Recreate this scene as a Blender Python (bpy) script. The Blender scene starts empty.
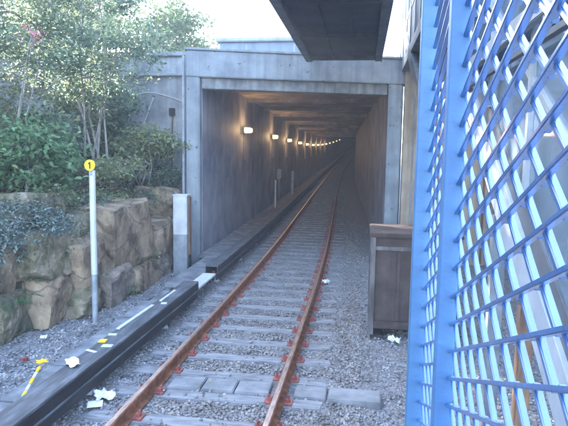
import bpy, bmesh, math, random
import numpy as np
from mathutils import noise as mnoise
from mathutils import Vector, Matrix, Euler, Quaternion
R = math.radians
random.seed(7); rng = np.random.default_rng(7)
scene = bpy.context.scene
C = scene.collection

# ------------------------------------------------------------------ camera
CAM_H = 2.6
yaw, pitch, roll = R(8.0025), R(6.2274), R(0.9)
fw = Vector((-math.sin(yaw)*math.cos(pitch), math.cos(yaw)*math.cos(pitch), -math.sin(pitch)))
rt = Vector((math.cos(yaw), math.sin(yaw), 0)); up = rt.cross(fw)
r2 = rt*math.cos(roll) + up*math.sin(roll); u2 = -rt*math.sin(roll) + up*math.cos(roll)
cd = bpy.data.cameras.new('camera'); cam = bpy.data.objects.new('camera', cd); C.objects.link(cam)
m3 = Matrix((r2, u2, -fw)).transposed()
cam.matrix_world = Matrix.Translation((0, 0, CAM_H)) @ m3.to_4x4()
cd.sensor_width = 36.0; cd.lens = 36.0*552/568; cd.clip_start = 0.02; cd.clip_end = 5000
scene.camera = cam

# ------------------------------------------------------------------ light
SUN_AZ = R(-58)      # measured from +Y towards +X
SUN_EL = R(23)
w = bpy.data.worlds.new('World'); scene.world = w; w.use_nodes = True
nt = w.node_tree; bg = nt.nodes['Background']
sky = nt.nodes.new('ShaderNodeTexSky'); sky.sky_type = 'NISHITA'; sky.sun_disc = False
sky.sun_elevation = SUN_EL; sky.sun_rotation = SUN_AZ
sky.air_density = 0.9; sky.dust_density = 2.2; sky.ozone_density = 1.6
nt.links.new(sky.outputs[0], bg.inputs[0]); bg.inputs[1].default_value = 0.15
sl = bpy.data.lights.new('sun', 'SUN'); sl.energy = 4.0; sl.angle = R(0.6); sl.color = (1.0, 0.93, 0.82)
so = bpy.data.objects.new('sun', sl); C.objects.link(so)
sd = Vector((math.sin(SUN_AZ)*math.cos(SUN_EL), math.cos(SUN_AZ)*math.cos(SUN_EL), math.sin(SUN_EL)))
so.rotation_euler = sd.to_track_quat('Z', 'Y').to_euler(); so.location = (-20, 20, 30)
vs = scene.view_settings; vs.view_transform = 'Standard'; vs.look = 'None'; vs.gamma = 1.0
vs.exposure = 4.2
scene.cycles.max_bounces = 8
scene.cycles.transparent_max_bounces = 16

# ------------------------------------------------------------------ helpers
class MB:
    def __init__(s): s.v = []; s.f = []
    def add(s, vs_, fs):
        o = len(s.v); s.v += [tuple(p) for p in vs_]; s.f += [tuple(i+o for i in f) for f in fs]; return s
    def box(s, lo, hi):
        x0, y0, z0 = lo; x1, y1, z1 = hi
        return s.add([(x0,y0,z0),(x1,y0,z0),(x1,y1,z0),(x0,y1,z0),(x0,y0,z1),(x1,y0,z1),(x1,y1,z1),(x0,y1,z1)],
              [(0,3,2,1),(4,5,6,7),(0,1,5,4),(1,2,6,5),(2,3,7,6),(3,0,4,7)])
    def bar(s, a, b, w_, h_, upv=(0,0,1)):
        a = Vector(a); b = Vector(b); d = (b-a).normalized(); u = Vector(upv)
        sd_ = d.cross(u)
        if sd_.length < 1e-4: sd_ = d.cross(Vector((0,1,0)))
        sd_.normalize(); u = sd_.cross(d)
        P = []
        for c in (a, b):
            for i, j in ((-1,-1),(1,-1),(1,1),(-1,1)): P.append(c + sd_*(i*w_/2) + u*(j*h_/2))
        return s.add(P, [(0,3,2,1),(4,5,6,7),(0,1,5,4),(1,2,6,5),(2,3,7,6),(3,0,4,7)])
    def tube(s, pts, rad, n=6, cap=True):
        pts = [Vector(p) for p in pts]; k = len(pts); rs = rad if hasattr(rad, '__len__') else [rad]*k
        V = []; prev = None
        for i, p in enumerate(pts):
            d = (pts[min(i+1,k-1)]-pts[max(i-1,0)]).normalized()
            if prev is None:
                a = d.orthogonal().normalized()
            else:
                a = (prev - d*prev.dot(d)); a = a.normalized() if a.length > 1e-6 else d.orthogonal().normalized()
            prev = a; b = d.cross(a)
            for j in range(n):
                t = 2*math.pi*j/n; V.append(p + (a*math.cos(t)+b*math.sin(t))*rs[i])
        F = [(i*n+j, i*n+(j+1)%n, (i+1)*n+(j+1)%n, (i+1)*n+j) for i in range(k-1) for j in range(n)]
        if cap: F += [tuple(range(n))[::-1], tuple(range((k-1)*n, k*n))]
        return s.add(V, F)
    def sweep(s, secs, closed=True, cap=True):
        n = len(secs[0]); V = [p for sec in secs for p in sec]
        m = n if closed else n-1
        F = [(i*n+j, i*n+(j+1)%n, (i+1)*n+(j+1)%n, (i+1)*n+j) for i in range(len(secs)-1) for j in range(m)]
        if cap and closed: F += [tuple(range(n))[::-1], tuple(range((len(secs)-1)*n, len(secs)*n))]
        return s.add(V, F)
    def mesh(s, name):
        me = bpy.data.meshes.new(name); me.from_pydata([tuple(p) for p in s.v], [], s.f); me.validate()
        return me
    def build(s, name, mat, parent=None, bevel=0, smooth=False, fix=True):
        me = s.mesh(name)
        bm = bmesh.new(); bm.from_mesh(me)
        if fix: bmesh.ops.recalc_face_normals(bm, faces=bm.faces)
        if bevel:
            bmesh.ops.bevel(bm, geom=[e for e in bm.edges if len(e.link_faces) == 2 and e.calc_face_angle() > 0.5],
                            offset=bevel, segments=1 if bevel < .006 else 2, affect='EDGES', clamp_overlap=True)
        bm.to_mesh(me); bm.free()
        if smooth:
            me.shade_smooth()
        return link(name, me, mat, parent)
def link(name, me, mat, parent=None):
    if mat is not None and not me.materials: me.materials.append(mat)
    o = bpy.data.objects.new(name, me); C.objects.link(o)
    if parent is not None:
        o.parent = parent
        o.matrix_parent_inverse = Matrix.Translation(-Vector(parent.location)) if parent.type == 'EMPTY' and parent.parent is None else Matrix.Identity(4)
    return o
def link_fast(name, me, mats, parent=None): return link(name, me, mats, parent)
def tag(o, label, cat, group=None):
    o['label'] = label; o['category'] = cat
    if group: o['group'] = group
    return o
def thing(name, label, cat, loc, group=None):
    o = bpy.data.objects.new(name, None); o.location = loc; o.empty_display_size = .2; C.objects.link(o)
    return tag(o, label, cat, group)
def struct(o): o['kind'] = 'structure'; return o
def stuff(o): o['kind'] = 'stuff'; return o

def N(nt, t, **k):
    n = nt.nodes.new(t)
    for a, b in k.items():
        if a in n.inputs.keys(): n.inputs[a].default_value = b
        else: setattr(n, a, b)
    return n
def material(name, c1, c2, scale=3.0, rough=.8, bump=.3, bscale=40., streak=0., c3=None, metal=0., spec=.4,
             stretch=(1,1,1), dirt=None, island=0., bdist=.01, lo=.35, hi=.65, objco=False):
    m = bpy.data.materials.new(name); m.use_nodes = True; nt = m.node_tree; L = nt.links
    b = nt.nodes['Principled BSDF']
    if objco:
        co = N(nt, 'ShaderNodeTexCoord').outputs['Object']
    else:
        co = N(nt, 'ShaderNodeNewGeometry').outputs['Position']
    mp = N(nt, 'ShaderNodeMapping'); mp.inputs['Scale'].default_value = stretch; L.new(co, mp.inputs['Vector'])
    n1 = N(nt, 'ShaderNodeTexNoise', Scale=scale, Detail=8., Roughness=.62); L.new(mp.outputs[0], n1.inputs['Vector'])
    cr = N(nt, 'ShaderNodeValToRGB'); e = cr.color_ramp.elements
    e[0].position = lo; e[1].position = hi; e[0].color = (*c1, 1); e[1].color = (*c2, 1)
    if c3:
        k = cr.color_ramp.elements.new(.5*(lo+hi)); k.color = (*c3, 1)
    L.new(n1.outputs[0], cr.inputs[0]); col = cr.outputs[0]
    if streak:
        ms = N(nt, 'ShaderNodeMapping'); ms.inputs['Scale'].default_value = (6, 6, .35); L.new(co, ms.inputs['Vector'])
        ns = N(nt, 'ShaderNodeTexNoise', Scale=1.2, Detail=6.); L.new(ms.outputs[0], ns.inputs['Vector'])
        rs = N(nt, 'ShaderNodeMapRange'); rs.inputs[1].default_value = .42; rs.inputs[2].default_value = .72
        rs.inputs[3].default_value = 0; rs.inputs[4].default_value = streak; L.new(ns.outputs[0], rs.inputs[0])
        mx = N(nt, 'ShaderNodeMix', data_type='RGBA'); mx.inputs[7].default_value = (*(dirt or tuple(x*.35 for x in c1)), 1)
        L.new(rs.outputs[0], mx.inputs[0]); L.new(col, mx.inputs[6]); col = mx.outputs[2]
    if island:
        g = N(nt, 'ShaderNodeNewGeometry'); hv = N(nt, 'ShaderNodeHueSaturation')
        mr = N(nt, 'ShaderNodeMapRange'); mr.inputs[3].default_value = 1-island; mr.inputs[4].default_value = 1+island
        L.new(g.outputs['Random Per Island'], mr.inputs[0]); L.new(mr.outputs[0], hv.inputs['Value']); L.new(col, hv.inputs['Color']); col = hv.outputs[0]
    L.new(col, b.inputs['Base Color'])
    b.inputs['Roughness'].default_value = rough; b.inputs['Metallic'].default_value = metal
    b.inputs['Specular IOR Level'].default_value = spec
    if bump:
        nb = N(nt, 'ShaderNodeTexNoise', Scale=bscale, Detail=6.); L.new(mp.outputs[0], nb.inputs['Vector'])
        bp = N(nt, 'ShaderNodeBump', Strength=bump, Distance=bdist); L.new(nb.outputs[0], bp.inputs['Height']); L.new(bp.outputs[0], b.inputs['Normal'])
    return m
def leaf_mat(name, c1, c2, c3=None, trans=.45):
    m = bpy.data.materials.new(name); m.use_nodes = True; nt = m.node_tree; L = nt.links
    b = nt.nodes['Principled BSDF']; out = nt.nodes['Material Output']
    g = N(nt, 'ShaderNodeNewGeometry'); cr = N(nt, 'ShaderNodeValToRGB'); e = cr.color_ramp.elements
    e[0].color = (*c1, 1); e[1].color = (*c2, 1)
    if c3: k = cr.color_ramp.elements.new(.93); k.color = (*c2, 1); e[-1].color = (*c3, 1)
    L.new(g.outputs['Random Per Island'], cr.inputs[0]); L.new(cr.outputs[0], b.inputs['Base Color'])
    b.inputs['Roughness'].default_value = .42; b.inputs['Specular IOR Level'].default_value = .5
    t = N(nt, 'ShaderNodeBsdfTranslucent'); L.new(cr.outputs[0], t.inputs[0])
    mx = N(nt, 'ShaderNodeMixShader'); mx.inputs[0].default_value = trans
    L.new(b.outputs[0], mx.inputs[1]); L.new(t.outputs[0], mx.inputs[2]); L.new(mx.outputs[0], out.inputs[0])
    return m
def emit_mat(name, col, s):
    m = bpy.data.materials.new(name); m.use_nodes = True; b = m.node_tree.nodes['Principled BSDF']
    b.inputs['Base Color'].default_value = (*col, 1); b.inputs['Emission Color'].default_value = (*col, 1); b.inputs['Emission Strength'].default_value = s
    return m
def glass_mat(name, tint=(.75, .85, .95), a=.55):
    m = bpy.data.materials.new(name); m.use_nodes = True; nt = m.node_tree; L = nt.links
    nt.nodes.remove(nt.nodes['Principled BSDF']); out = nt.nodes['Material Output']
    t = N(nt, 'ShaderNodeBsdfTransparent'); t.inputs[0].default_value = (*tint, 1)
    gl = N(nt, 'ShaderNodeBsdfGlossy'); gl.inputs['Roughness'].default_value = .04
    d = N(nt, 'ShaderNodeBsdfDiffuse'); d.inputs[0].default_value = (.27, .37, .47, 1)
    fr = N(nt, 'ShaderNodeFresnel', IOR=1.5); m1 = N(nt, 'ShaderNodeMixShader'); m2 = N(nt, 'ShaderNodeMixShader'); m2.inputs[0].default_value = 1-a
    no = N(nt, 'ShaderNodeTexNoise', Scale=2.5, Detail=5.); mr = N(nt, 'ShaderNodeMapRange'); mr.inputs[3].default_value = (1-a)*.5; mr.inputs[4].default_value = min(1, (1-a)*1.5)
    L.new(no.outputs[0], mr.inputs[0]); L.new(mr.outputs[0], m2.inputs[0])
    L.new(t.outputs[0], m2.inputs[1]); L.new(d.outputs[0], m2.inputs[2])
    L.new(fr.outputs[0], m1.inputs[0]); L.new(m2.outputs[0], m1.inputs[1]); L.new(gl.outputs[0], m1.inputs[2]); L.new(m1.outputs[0], out.inputs[0])
    return m

M = {}
M['ballast'] = material('ballast', (.13,.125,.125), (.36,.355,.36), 26, .95, 1.0, 55, bdist=.03, c3=(.23,.22,.22))
M['stone_chip'] = material('stone_chip', (.20,.195,.195), (.36,.355,.36), 4, .9, .5, 60, island=.24, c3=(.27,.265,.265))
M['stone_rust'] = material('stone_rust', (.19,.165,.15), (.34,.305,.285), 4, .9, .5, 60, island=.24, c3=(.26,.235,.215))
M['stone_dark'] = material('stone_dark', (.14,.135,.135), (.36,.35,.35), 4, .9, .5, 60, island=.45, c3=(.24,.23,.23))
M['scrawl'] = material('scrawl', (.28,.25,.24), (.5,.46,.44), 3, .8, .2, 40)
M['soil'] = material('soil', (.018,.016,.012), (.10,.085,.06), 3, .95, .9, 18, bdist=.04, c3=(.04,.045,.02))
M['ground'] = material('ground', (.08,.08,.075), (.2,.19,.175), 1.2, .95, .6, 14, bdist=.03)
M['rail_side'] = material('rail_side', (.13,.042,.018), (.33,.13,.055), 9, .75, .6, 60, c3=(.22,.078,.034), bdist=.004)
M['rail_top'] = material('rail_top', (.28,.17,.13), (.55,.46,.40), 5, .33, .15, 60, metal=.75, stretch=(8,1,8))
M['sleeper'] = material('sleeper', (.15,.15,.155), (.32,.318,.32), 3.5, .85, .5, 40, stretch=(1,5,5), c3=(.235,.233,.236))
M['clip'] = material('clip', (.20,.045,.035), (.36,.11,.08), 12, .7, .3, 80)
M['slab'] = material('slab', (.15,.152,.155), (.29,.29,.295), 3, .85, .35, 60, c3=(.22,.222,.225))
M['concrete'] = material('concrete', (.20,.21,.215), (.37,.385,.39), 1.4, .85, .35, 45, streak=.55, c3=(.30,.31,.32), dirt=(.09,.09,.09))
M['frame_paint'] = material('frame_paint', (.20,.225,.245), (.33,.36,.38), 1.6, .7, .2, 50, streak=.45, dirt=(.11,.11,.11))
M['tunnel_wall'] = material('tunnel_wall', (.17,.18,.235), (.38,.37,.40), 1.1, .65, .4, 30, streak=.32, c3=(.275,.275,.32), dirt=(.12,.125,.155))
M['tunnel_ceil'] = material('tunnel_ceil', (.20,.165,.135), (.42,.36,.30), 1.5, .85, .3, 30, c3=(.25,.21,.18))
M['beam_face'] = material('beam_face', (.16,.17,.18), (.36,.37,.37), 2.2, .85, .3, 40, streak=.5)
M['retain'] = material('retain', (.22,.225,.24), (.44,.45,.475), 1.5, .9, .5, 30, streak=.6, c3=(.33,.335,.35), dirt=(.14,.14,.14))
M['rock'] = material('rock', (.10,.07,.045), (.40,.29,.185), 2.6, .9, .9, 14, c3=(.25,.18,.115), bdist=.05, stretch=(1,1,.7))
M['rock_moss'] = material('rock_moss', (.06,.06,.035), (.32,.26,.19), 3.2, .9, .9, 14, c3=(.17,.145,.085), bdist=.05)
M['rock_grey'] = material('rock_grey', (.12,.09,.07), (.38,.29,.22), 2.6, .9, .9, 14, c3=(.23,.18,.14), bdist=.05)
M['cover_top'] = material('cover_top', (.045,.049,.054), (.14,.15,.165), 3, .7, .4, 40, stretch=(4,.6,4), c3=(.075,.08,.087))
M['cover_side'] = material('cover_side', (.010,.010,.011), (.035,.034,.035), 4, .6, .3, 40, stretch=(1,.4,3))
M['trough'] = material('trough', (.10,.105,.11), (.27,.275,.285), 2.5, .85, .4, 50, c3=(.18,.185,.195))
M['white_paint'] = material('white_paint', (.46,.47,.47), (.62,.62,.61), 4, .5, .12, 60, streak=.18, dirt=(.35,.33,.29))
M['grey_paint'] = material('grey_paint', (.22,.24,.255), (.36,.38,.40), 5, .6, .15, 60, streak=.35)
M['yellow'] = material('yellow', (.75,.46,.015), (.85,.56,.03), 8, .45, .05, 60)
M['black'] = material('black', (.012,.012,.012), (.03,.03,.03), 8, .5, .05, 60)
M['wood_brown'] = material('wood_brown', (.10,.06,.04), (.25,.155,.10), 5, .8, .4, 40, stretch=(4,4,.6))
M['steel_rust'] = material('steel_rust', (.035,.022,.018), (.10,.07,.062), 2.2, .7, .35, 40, c3=(.06,.04,.034), streak=.5, dirt=(.035,.02,.014))
M['steel_edge'] = material('steel_edge', (.05,.042,.04), (.17,.15,.145), 6, .55, .2, 50, stretch=(1,1,.3))
M['walk_dark'] = material('walk_dark', (.045,.055,.075), (.085,.10,.125), 1.5, .6, .15, 30, streak=.25)
M['walk_beam'] = material('walk_beam', (.10,.125,.16), (.19,.22,.26), 2, .55, .15, 30, streak=.3)
M['brace'] = material('brace', (.11,.13,.155), (.22,.245,.27), 3, .55, .15, 30, streak=.3)
M['beige'] = material('beige', (.34,.26,.19), (.52,.42,.32), 1.6, .85, .3, 40, streak=.55, dirt=(.20,.13,.09))
M['panel'] = material('panel', (.22,.22,.215), (.35,.35,.34), 1.4, .7, .15, 40, streak=.4, dirt=(.2,.19,.17))
M['alu'] = material('alu', (.24,.27,.30), (.38,.41,.44), 3, .45, .1, 50, metal=.2)
M['glass'] = glass_mat('glass')
M['glass_dark'] = glass_mat('glass_dark', (.35,.40,.45), .75)
M['fence'] = material('fence_paint', (.042,.110,.215), (.060,.142,.26), 5, .45, .12, 90, streak=.25, spec=.4, dirt=(.03,.09,.25))
M['wire'] = material('wire_paint', (.014,.074,.23), (.024,.105,.30), 14, .3, .1, 90, spec=.8)
_wb = M['wire'].node_tree.nodes['Principled BSDF']; _wb.inputs['Coat Weight'].default_value = 1.0; _wb.inputs['Coat Roughness'].default_value = .18; _wb.inputs['Coat IOR'].default_value = 2.5
def cracks(m, sc=.95):
    nt = m.node_tree; b = nt.nodes['Principled BSDF']; src = b.inputs['Base Color'].links[0].from_socket
    g_ = N(nt, 'ShaderNodeNewGeometry'); w1 = N(nt, 'ShaderNodeTexNoise', Scale=3., Detail=4.); nt.links.new(g_.outputs['Position'], w1.inputs['Vector'])
    ad = N(nt, 'ShaderNodeVectorMath', operation='MULTIPLY_ADD'); nt.links.new(w1.outputs['Color'], ad.inputs[0]); ad.inputs[1].default_value = (.35,.35,.35); nt.links.new(g_.outputs['Position'], ad.inputs[2])
    v_ = N(nt, 'ShaderNodeTexVoronoi', feature='DISTANCE_TO_EDGE', Scale=sc); nt.links.new(ad.outputs[0], v_.inputs['Vector'])
    r_ = N(nt, 'ShaderNodeMapRange'); r_.inputs[1].default_value = .0; r_.inputs[2].default_value = .03; r_.inputs[3].default_value = .55; r_.inputs[4].default_value = 0; nt.links.new(v_.outputs['Distance'], r_.inputs[0])
    x_ = N(nt, 'ShaderNodeMix', data_type='RGBA'); x_.inputs[7].default_value = (.03,.025,.02,1); nt.links.new(r_.outputs[0], x_.inputs[0]); nt.links.new(src, x_.inputs[6]); nt.links.new(x_.outputs[2], b.inputs['Base Color'])
for k_ in ('rock', 'rock_moss', 'rock_grey'): cracks(M[k_])
def chip_paint(m, rust=(.10,.045,.02), th=.70, sc=38):
    nt = m.node_tree; b = nt.nodes['Principled BSDF']; src = b.inputs['Base Color'].links[0].from_socket
    g_ = N(nt, 'ShaderNodeNewGeometry'); n_ = N(nt, 'ShaderNodeTexNoise', Scale=sc, Detail=3.); nt.links.new(g_.outputs['Position'], n_.inputs['Vector'])
    r_ = N(nt, 'ShaderNodeMapRange'); r_.inputs[1].default_value = th; r_.inputs[2].default_value = th+.03; nt.links.new(n_.outputs[0], r_.inputs[0])
    x_ = N(nt, 'ShaderNodeMix', data_type='RGBA'); x_.inputs[7].default_value = (*rust, 1); nt.links.new(r_.outputs[0], x_.inputs[0]); nt.links.new(src, x_.inputs[6]); nt.links.new(x_.outputs[2], b.inputs['Base Color'])
chip_paint(M['fence'], (.07,.05,.045), .73, 45); chip_paint(M['wire'], (.06,.045,.04), .73, 60); chip_paint(M['frame_paint'], (.16,.13,.11), .68, 7)
M['bark'] = material('bark', (.16,.14,.12), (.36,.33,.29), 9, .9, .6, 50, stretch=(3,3,.5))
M['lamp'] = emit_mat('lamp_glow', (1.0, .78, .36), .13)
M['lamp_body'] = material('lamp_body', (.08,.08,.08), (.16,.16,.16), 5, .5, .1, 50)
M['paper'] = material('paper', (.70,.69,.66), (.82,.81,.78), 12, .8, .3, 30)
M['stair_str'] = material('stair_paint', (.24,.29,.34), (.37,.41,.46), 2, .5, .1, 40, streak=.25)
M['stair_dk'] = material('stair_dark', (.06,.07,.085), (.12,.135,.155), 2, .6, .1, 40)
M['roofing'] = material('roofing', (.30,.33,.36), (.46,.50,.53), 1.6, .7, .15, 40, streak=.3)
M['build_blue'] = material('facade', (.20,.26,.33), (.31,.37,.44), .8, .7, .1, 30, streak=.25)
M['leaf_a'] = leaf_mat('leaf_green', (.09,.135,.095), (.24,.31,.20), (.40,.38,.17))
M['leaf_b'] = leaf_mat('leaf_broad', (.07,.14,.06), (.20,.32,.15), (.32,.38,.16))
M['leaf_c'] = leaf_mat('leaf_pale', (.14,.19,.09), (.36,.38,.20), (.52,.45,.14))
M['leaf_d'] = leaf_mat('leaf_juniper', (.07,.10,.085), (.17,.22,.185), (.25,.26,.18), .2)
M['leaf_e'] = leaf_mat('leaf_far', (.06,.12,.05), (.17,.24,.09), (.32,.30,.10))
M['leaf_dry'] = leaf_mat('leaf_dry', (.12,.07,.035), (.30,.20,.09), (.40,.30,.10), .1)
M['leaf_red'] = leaf_mat('leaf_red', (.45,.12,.18), (.72,.32,.38), (.8,.5,.45))
M['fern'] = leaf_mat('fern', (.04,.12,.05), (.12,.28,.09))

# ------------------------------------------------------------------ path of the track
_py = np.array([-40, 0, 9, 12, 15, 18, 24, 34, 50, 58, 66, 74, 82, 90, 98, 106, 114, 130, 160, 200.])
_px = np.array([-1.585]*3 + [-1.60, -1.66, -1.75, -1.96, -2.31, -2.82, -3.0, -3.14, -3.22, -3.22, -3.15, -3.02, -2.84, -2.6, -2.0, -.4, 2.5])
def xc(y):
    # smooth by averaging the piecewise-linear path
    return float(np.mean([np.interp(y+d, _py, _px) for d in (-3, -1.5, 0, 1.5, 3)]))
def zc(y): return .00040*max(0, y-42)**2
def YS(a, b, near=.8):
    ys = [a]
    while ys[-1] < b - 1e-6:
        ys.append(min(b, ys[-1] + near*(1 + max(0, ys[-1]-12)*.06)))
    return ys
# ------------------------------------------------------------------ setting
RAILZ = 0.0; BAL = -.178
def nz(x, y, s=1.0, seed=0.):   # cheap smooth noise
    return (math.sin(x*1.7*s+seed)+math.sin(y*2.1*s+1.3*seed+2)+math.sin((x+y)*1.1*s+4+seed)+math.sin((x*.7-y*1.9)*s+seed*2))/4
g = MB().add([(-300,-300,-.42),(300,-300,-.42),(300,300,-.42),(-300,300,-.42)], [(0,1,2,3)])
struct(g.build('ground', M['ground']))
# ballast bed outside and inside the tunnel
def bed(name, x0f, x1f, y0, y1, dx, dy, zf, mat):
    ys = np.arange(y0, y1+dy*.5, dy); b = MB(); rows = []
    for y in ys:
        a, c = x0f(y), x1f(y); n = max(2, int(round((c-a)/dx)));
        rows.append([(a+(c-a)*i/n, y, zf(a+(c-a)*i/n, y)) for i in range(n+1)])
    n = len(rows[0])
    b.v = [p for r in rows for p in r]
    b.f = [(i*n+j, i*n+j+1, (i+1)*n+j+1, (i+1)*n+j) for i in range(len(rows)-1) for j in range(n-1)]
    return b.build(name, mat, smooth=True, fix=False)
def balz(x, y):
    c = xc(y); d = abs(x-c); z = BAL + .012*nz(x*6, y*6)+.012*nz(x*15, y*13, 1, 3)
    if d < .6: z -= .005
    if x > c+1.25: z -= .05*min(1, (x-c-1.25)/.5)
    return z + zc(y)
o = struct(bed('track_bed', lambda y: -6.2, lambda y: 9.8, 2.65, 13.05, .08, .08, balz, M['ballast']))
o = struct(bed('tunnel_bed', lambda y: xc(y)-2.45, lambda y: xc(y)+2.45, 13.05, 170, .163, .4, balz, M['ballast']))
struct(bed('track_side', lambda y: .6 if y > 15.4 else 1.1, lambda y: 40., 13.05, 40, .8, .5, lambda x, y: balz(x, y)-.02, M['ballast']))

# hillside left of the track
def rockx(y): return float(np.interp(y, [-5, 5, 7, 8, 9, 12, 16], [-6.05, -5.55, -5.2, -4.82, -4.5, -4.46, -4.5]))
def hillz(x, y):
    d = rockx(y) - x
    if d < 0: return -.22 + .03*nz(x*3, y*3)
    z = np.interp(d, [0, .18, .5, 1.2, 2.5, 4.0, 7, 12, 20, 60], [-.2, .7, 1.1, 1.6, 2.35, 3.2, 5.0, 8.0, 11, 15])  # outer heights raised out of view to block low sun from the track
    return float(z) + .10*nz(x*1.5, y*1.5, 1, 5) + .04*nz(x*5, y*5)
b = MB(); xs = [-60,-45,-32,-24,-18] + list(np.arange(-15, -3.9, .16)); ys = list(np.arange(-8, 14.2, .2)) + [14.19]
n = len(xs); b.v = [(x, y, hillz(x, y)) for y in ys for x in xs]
b.f = [(i*n+j, i*n+j+1, (i+1)*n+j+1, (i+1)*n+j) for i in range(len(ys)-1) for j in range(n-1)]
struct(b.build('hillside', M['soil'], smooth=True, fix=False))
# upper ground behind the retaining wall and over the tunnel
def upz(x, y):
    base = np.interp(x, [-60, -24, -16, -10, -5, 1.2], [15, 11.5, 8.6, 5.3, 4.95, 4.85])  # far left raised out of view to block the sun
    return float(base) + .08*nz(x, y) + max(0, y-60)*.01
b = MB(); xs = [-60,-45,-32,-24,-18,-14,-11,-9,-7.5,-6.2,-5.2,-4.5,-3.6,-2.5,-1.4,-.5,.3,1.1]; ys = [14.62, 15.2, 16.4, 18, 20, 24, 30, 40, 55, 75, 100, 140, 180]
n = len(xs); skew = lambda x: .0 if x < -4.6 else (x+4.6)*.31
b.v = [(x, y + (skew(x) if y < 17 else 0), upz(x, y)) for y in ys for x in xs]
b.f = [(i*n+j, i*n+j+1, (i+1)*n+j+1, (i+1)*n+j) for i in range(len(ys)-1) for j in range(n-1)]
struct(b.build('hilltop', M['soil'], smooth=True, fix=False))
# station platform the photographer stands on
pl = MB().box((-.06, -14, -.42), (12, 2.62, 1.05)); struct(pl.build('platform', M['slab'], bevel=.02))

# ------------------------------------------------------------------ railway track
GA = .74
tr = thing('railway_track', 'single railway track with two rusty rails running into the tunnel', 'railway track', (-1.585, 5, BAL))
prof = [(-.065,-.155),(.065,-.155),(.065,-.143),(.012,-.125),(.010,-.045),(.036,-.036),(.036,-.008)]
prof = prof + [(.028, 0)] + [(-a, z) for a, z in [(.028,0)] + prof[::-1][:-2][0:4]] + [(-.065,-.143)]
def off(y, o_, z): return (xc(y)+o_, y, z+zc(y))
ysr = YS(-12, 160, .6)
for sgn in (-1, 1):
    b = MB().sweep([[off(y, sgn*GA+a, z-.002) for a, z in prof] for y in ysr])
    r = b.build('rail', M['rail_side'], tr)
    t = MB().sweep([[off(y, sgn*GA+a, z) for a, z in [(-.026,-.006),(.026,-.006),(.026,.0015),(-.026,.0015)]] for y in ysr])
    t.build('running_surface', M['rail_top'], r)
sl_v = MB().box((-1.22, -.115, -.14), (1.22, .115, 0))
def sleeper_mesh(k):
    rr = random.Random(k); bm = bmesh.new(); me0 = sl_v.mesh('tmp'); bm.from_mesh(me0)
    bmesh.ops.subdivide_edges(bm, edges=[e for e in bm.edges if abs(e.verts[0].co.x-e.verts[1].co.x) > 1], cuts=9)
    for v in bm.verts:
        v.co += Vector((rr.uniform(-.006,.006), rr.uniform(-.007,.007), rr.uniform(-.005,.003) if v.co.z > -.05 else 0))
        if abs(v.co.x) > 1.2: v.co.x += rr.uniform(-.03,.03)
    bmesh.ops.recalc_face_normals(bm, faces=bm.faces)
    bmesh.ops.bevel(bm, geom=[e for e in bm.edges if len(e.link_faces)==2 and e.calc_face_angle() > .6], offset=.012, segments=2, affect='EDGES')
    me = bpy.data.meshes.new('sleeper'); bm.to_mesh(me); bm.free(); me.materials.append(M['sleeper']); return me
SL = [sleeper_mesh(k) for k in range(6)]
clip = MB().box((-.05,-.07,0),(.05,.07,.02)).box((-.02,-.025,.02),(.03,.025,.05)).tube([(-.01,0,.04),(-.01,0,.085)], .014, 6)
clm = clip.mesh('rail_clip'); clm.materials.append(M['clip'])
y = 3.36; k = 0; SLP = []
while y < 100:
    o = link('sleeper', SL[k % 6], None, tr); o.parent = tr; o.matrix_parent_inverse = Matrix.Identity(4)
    ang = -.0 + random.uniform(-.012,.012); 
    wx = random.uniform(-.03,.03)
    o.location = Vector((xc(y)+wx, y, -.157+zc(y))) - tr.location; o.rotation_euler = (0, random.uniform(-.004,.004), ang)
    SLP.append(y)
    if y < 32:
        for s in (-1, 1):
            for e_ in (-1, 1):
                c_ = bpy.data.objects.new('rail_clip', clm); C.objects.link(c_); c_.parent = o
                c_.location = (s*GA-wx+e_*.105, random.uniform(-.01,.01), .001); c_.rotation_euler = (0, 0, 0 if e_ < 0 else math.pi)
    y += .615 if not (5.6 < y < 5.7) else .615; k += 1
tr['group'] = 'track'; del tr['group']

# crossing slabs laid between two sleepers
cy = None
for i, yy in enumerate(SLP):
    if 5.5 < yy < 6.2: cy = yy + .3075; break
cr_ = thing('track_crossing', 'row of grey concrete slabs laid across the track as a crossing', 'crossing', (-1.6, cy, -.16))
def slab(x0, x1, dy0, dy1, z):
    random.seed(int(x0*100)+50); t = random.uniform(-.012,.012)
    b = MB().add([(x0,cy+dy0+t,z-.09),(x1,cy+dy0-t,z-.09),(x1,cy+dy1-t,z-.09),(x0,cy+dy1+t,z-.09),(x0,cy+dy0+t,z),(x1,cy+dy0-t,z+.008),(x1,cy+dy1-t,z+.006),(x0,cy+dy1+t,z)],
              [(0,3,2,1),(4,5,6,7),(0,1,5,4),(1,2,6,5),(2,3,7,6),(3,0,4,7)])
    b.build('slab', M['slab'], cr_, bevel=.01)
for (a, c_) in ((-2.19,-1.80),(-1.785,-1.40),(-1.385,-.985)): slab(a, c_, -.17, .165, -.142)
for (a, c_) in ((-.70,-.335),(-.31,.28)): slab(a, c_, -.17, .165, -.15)

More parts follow.
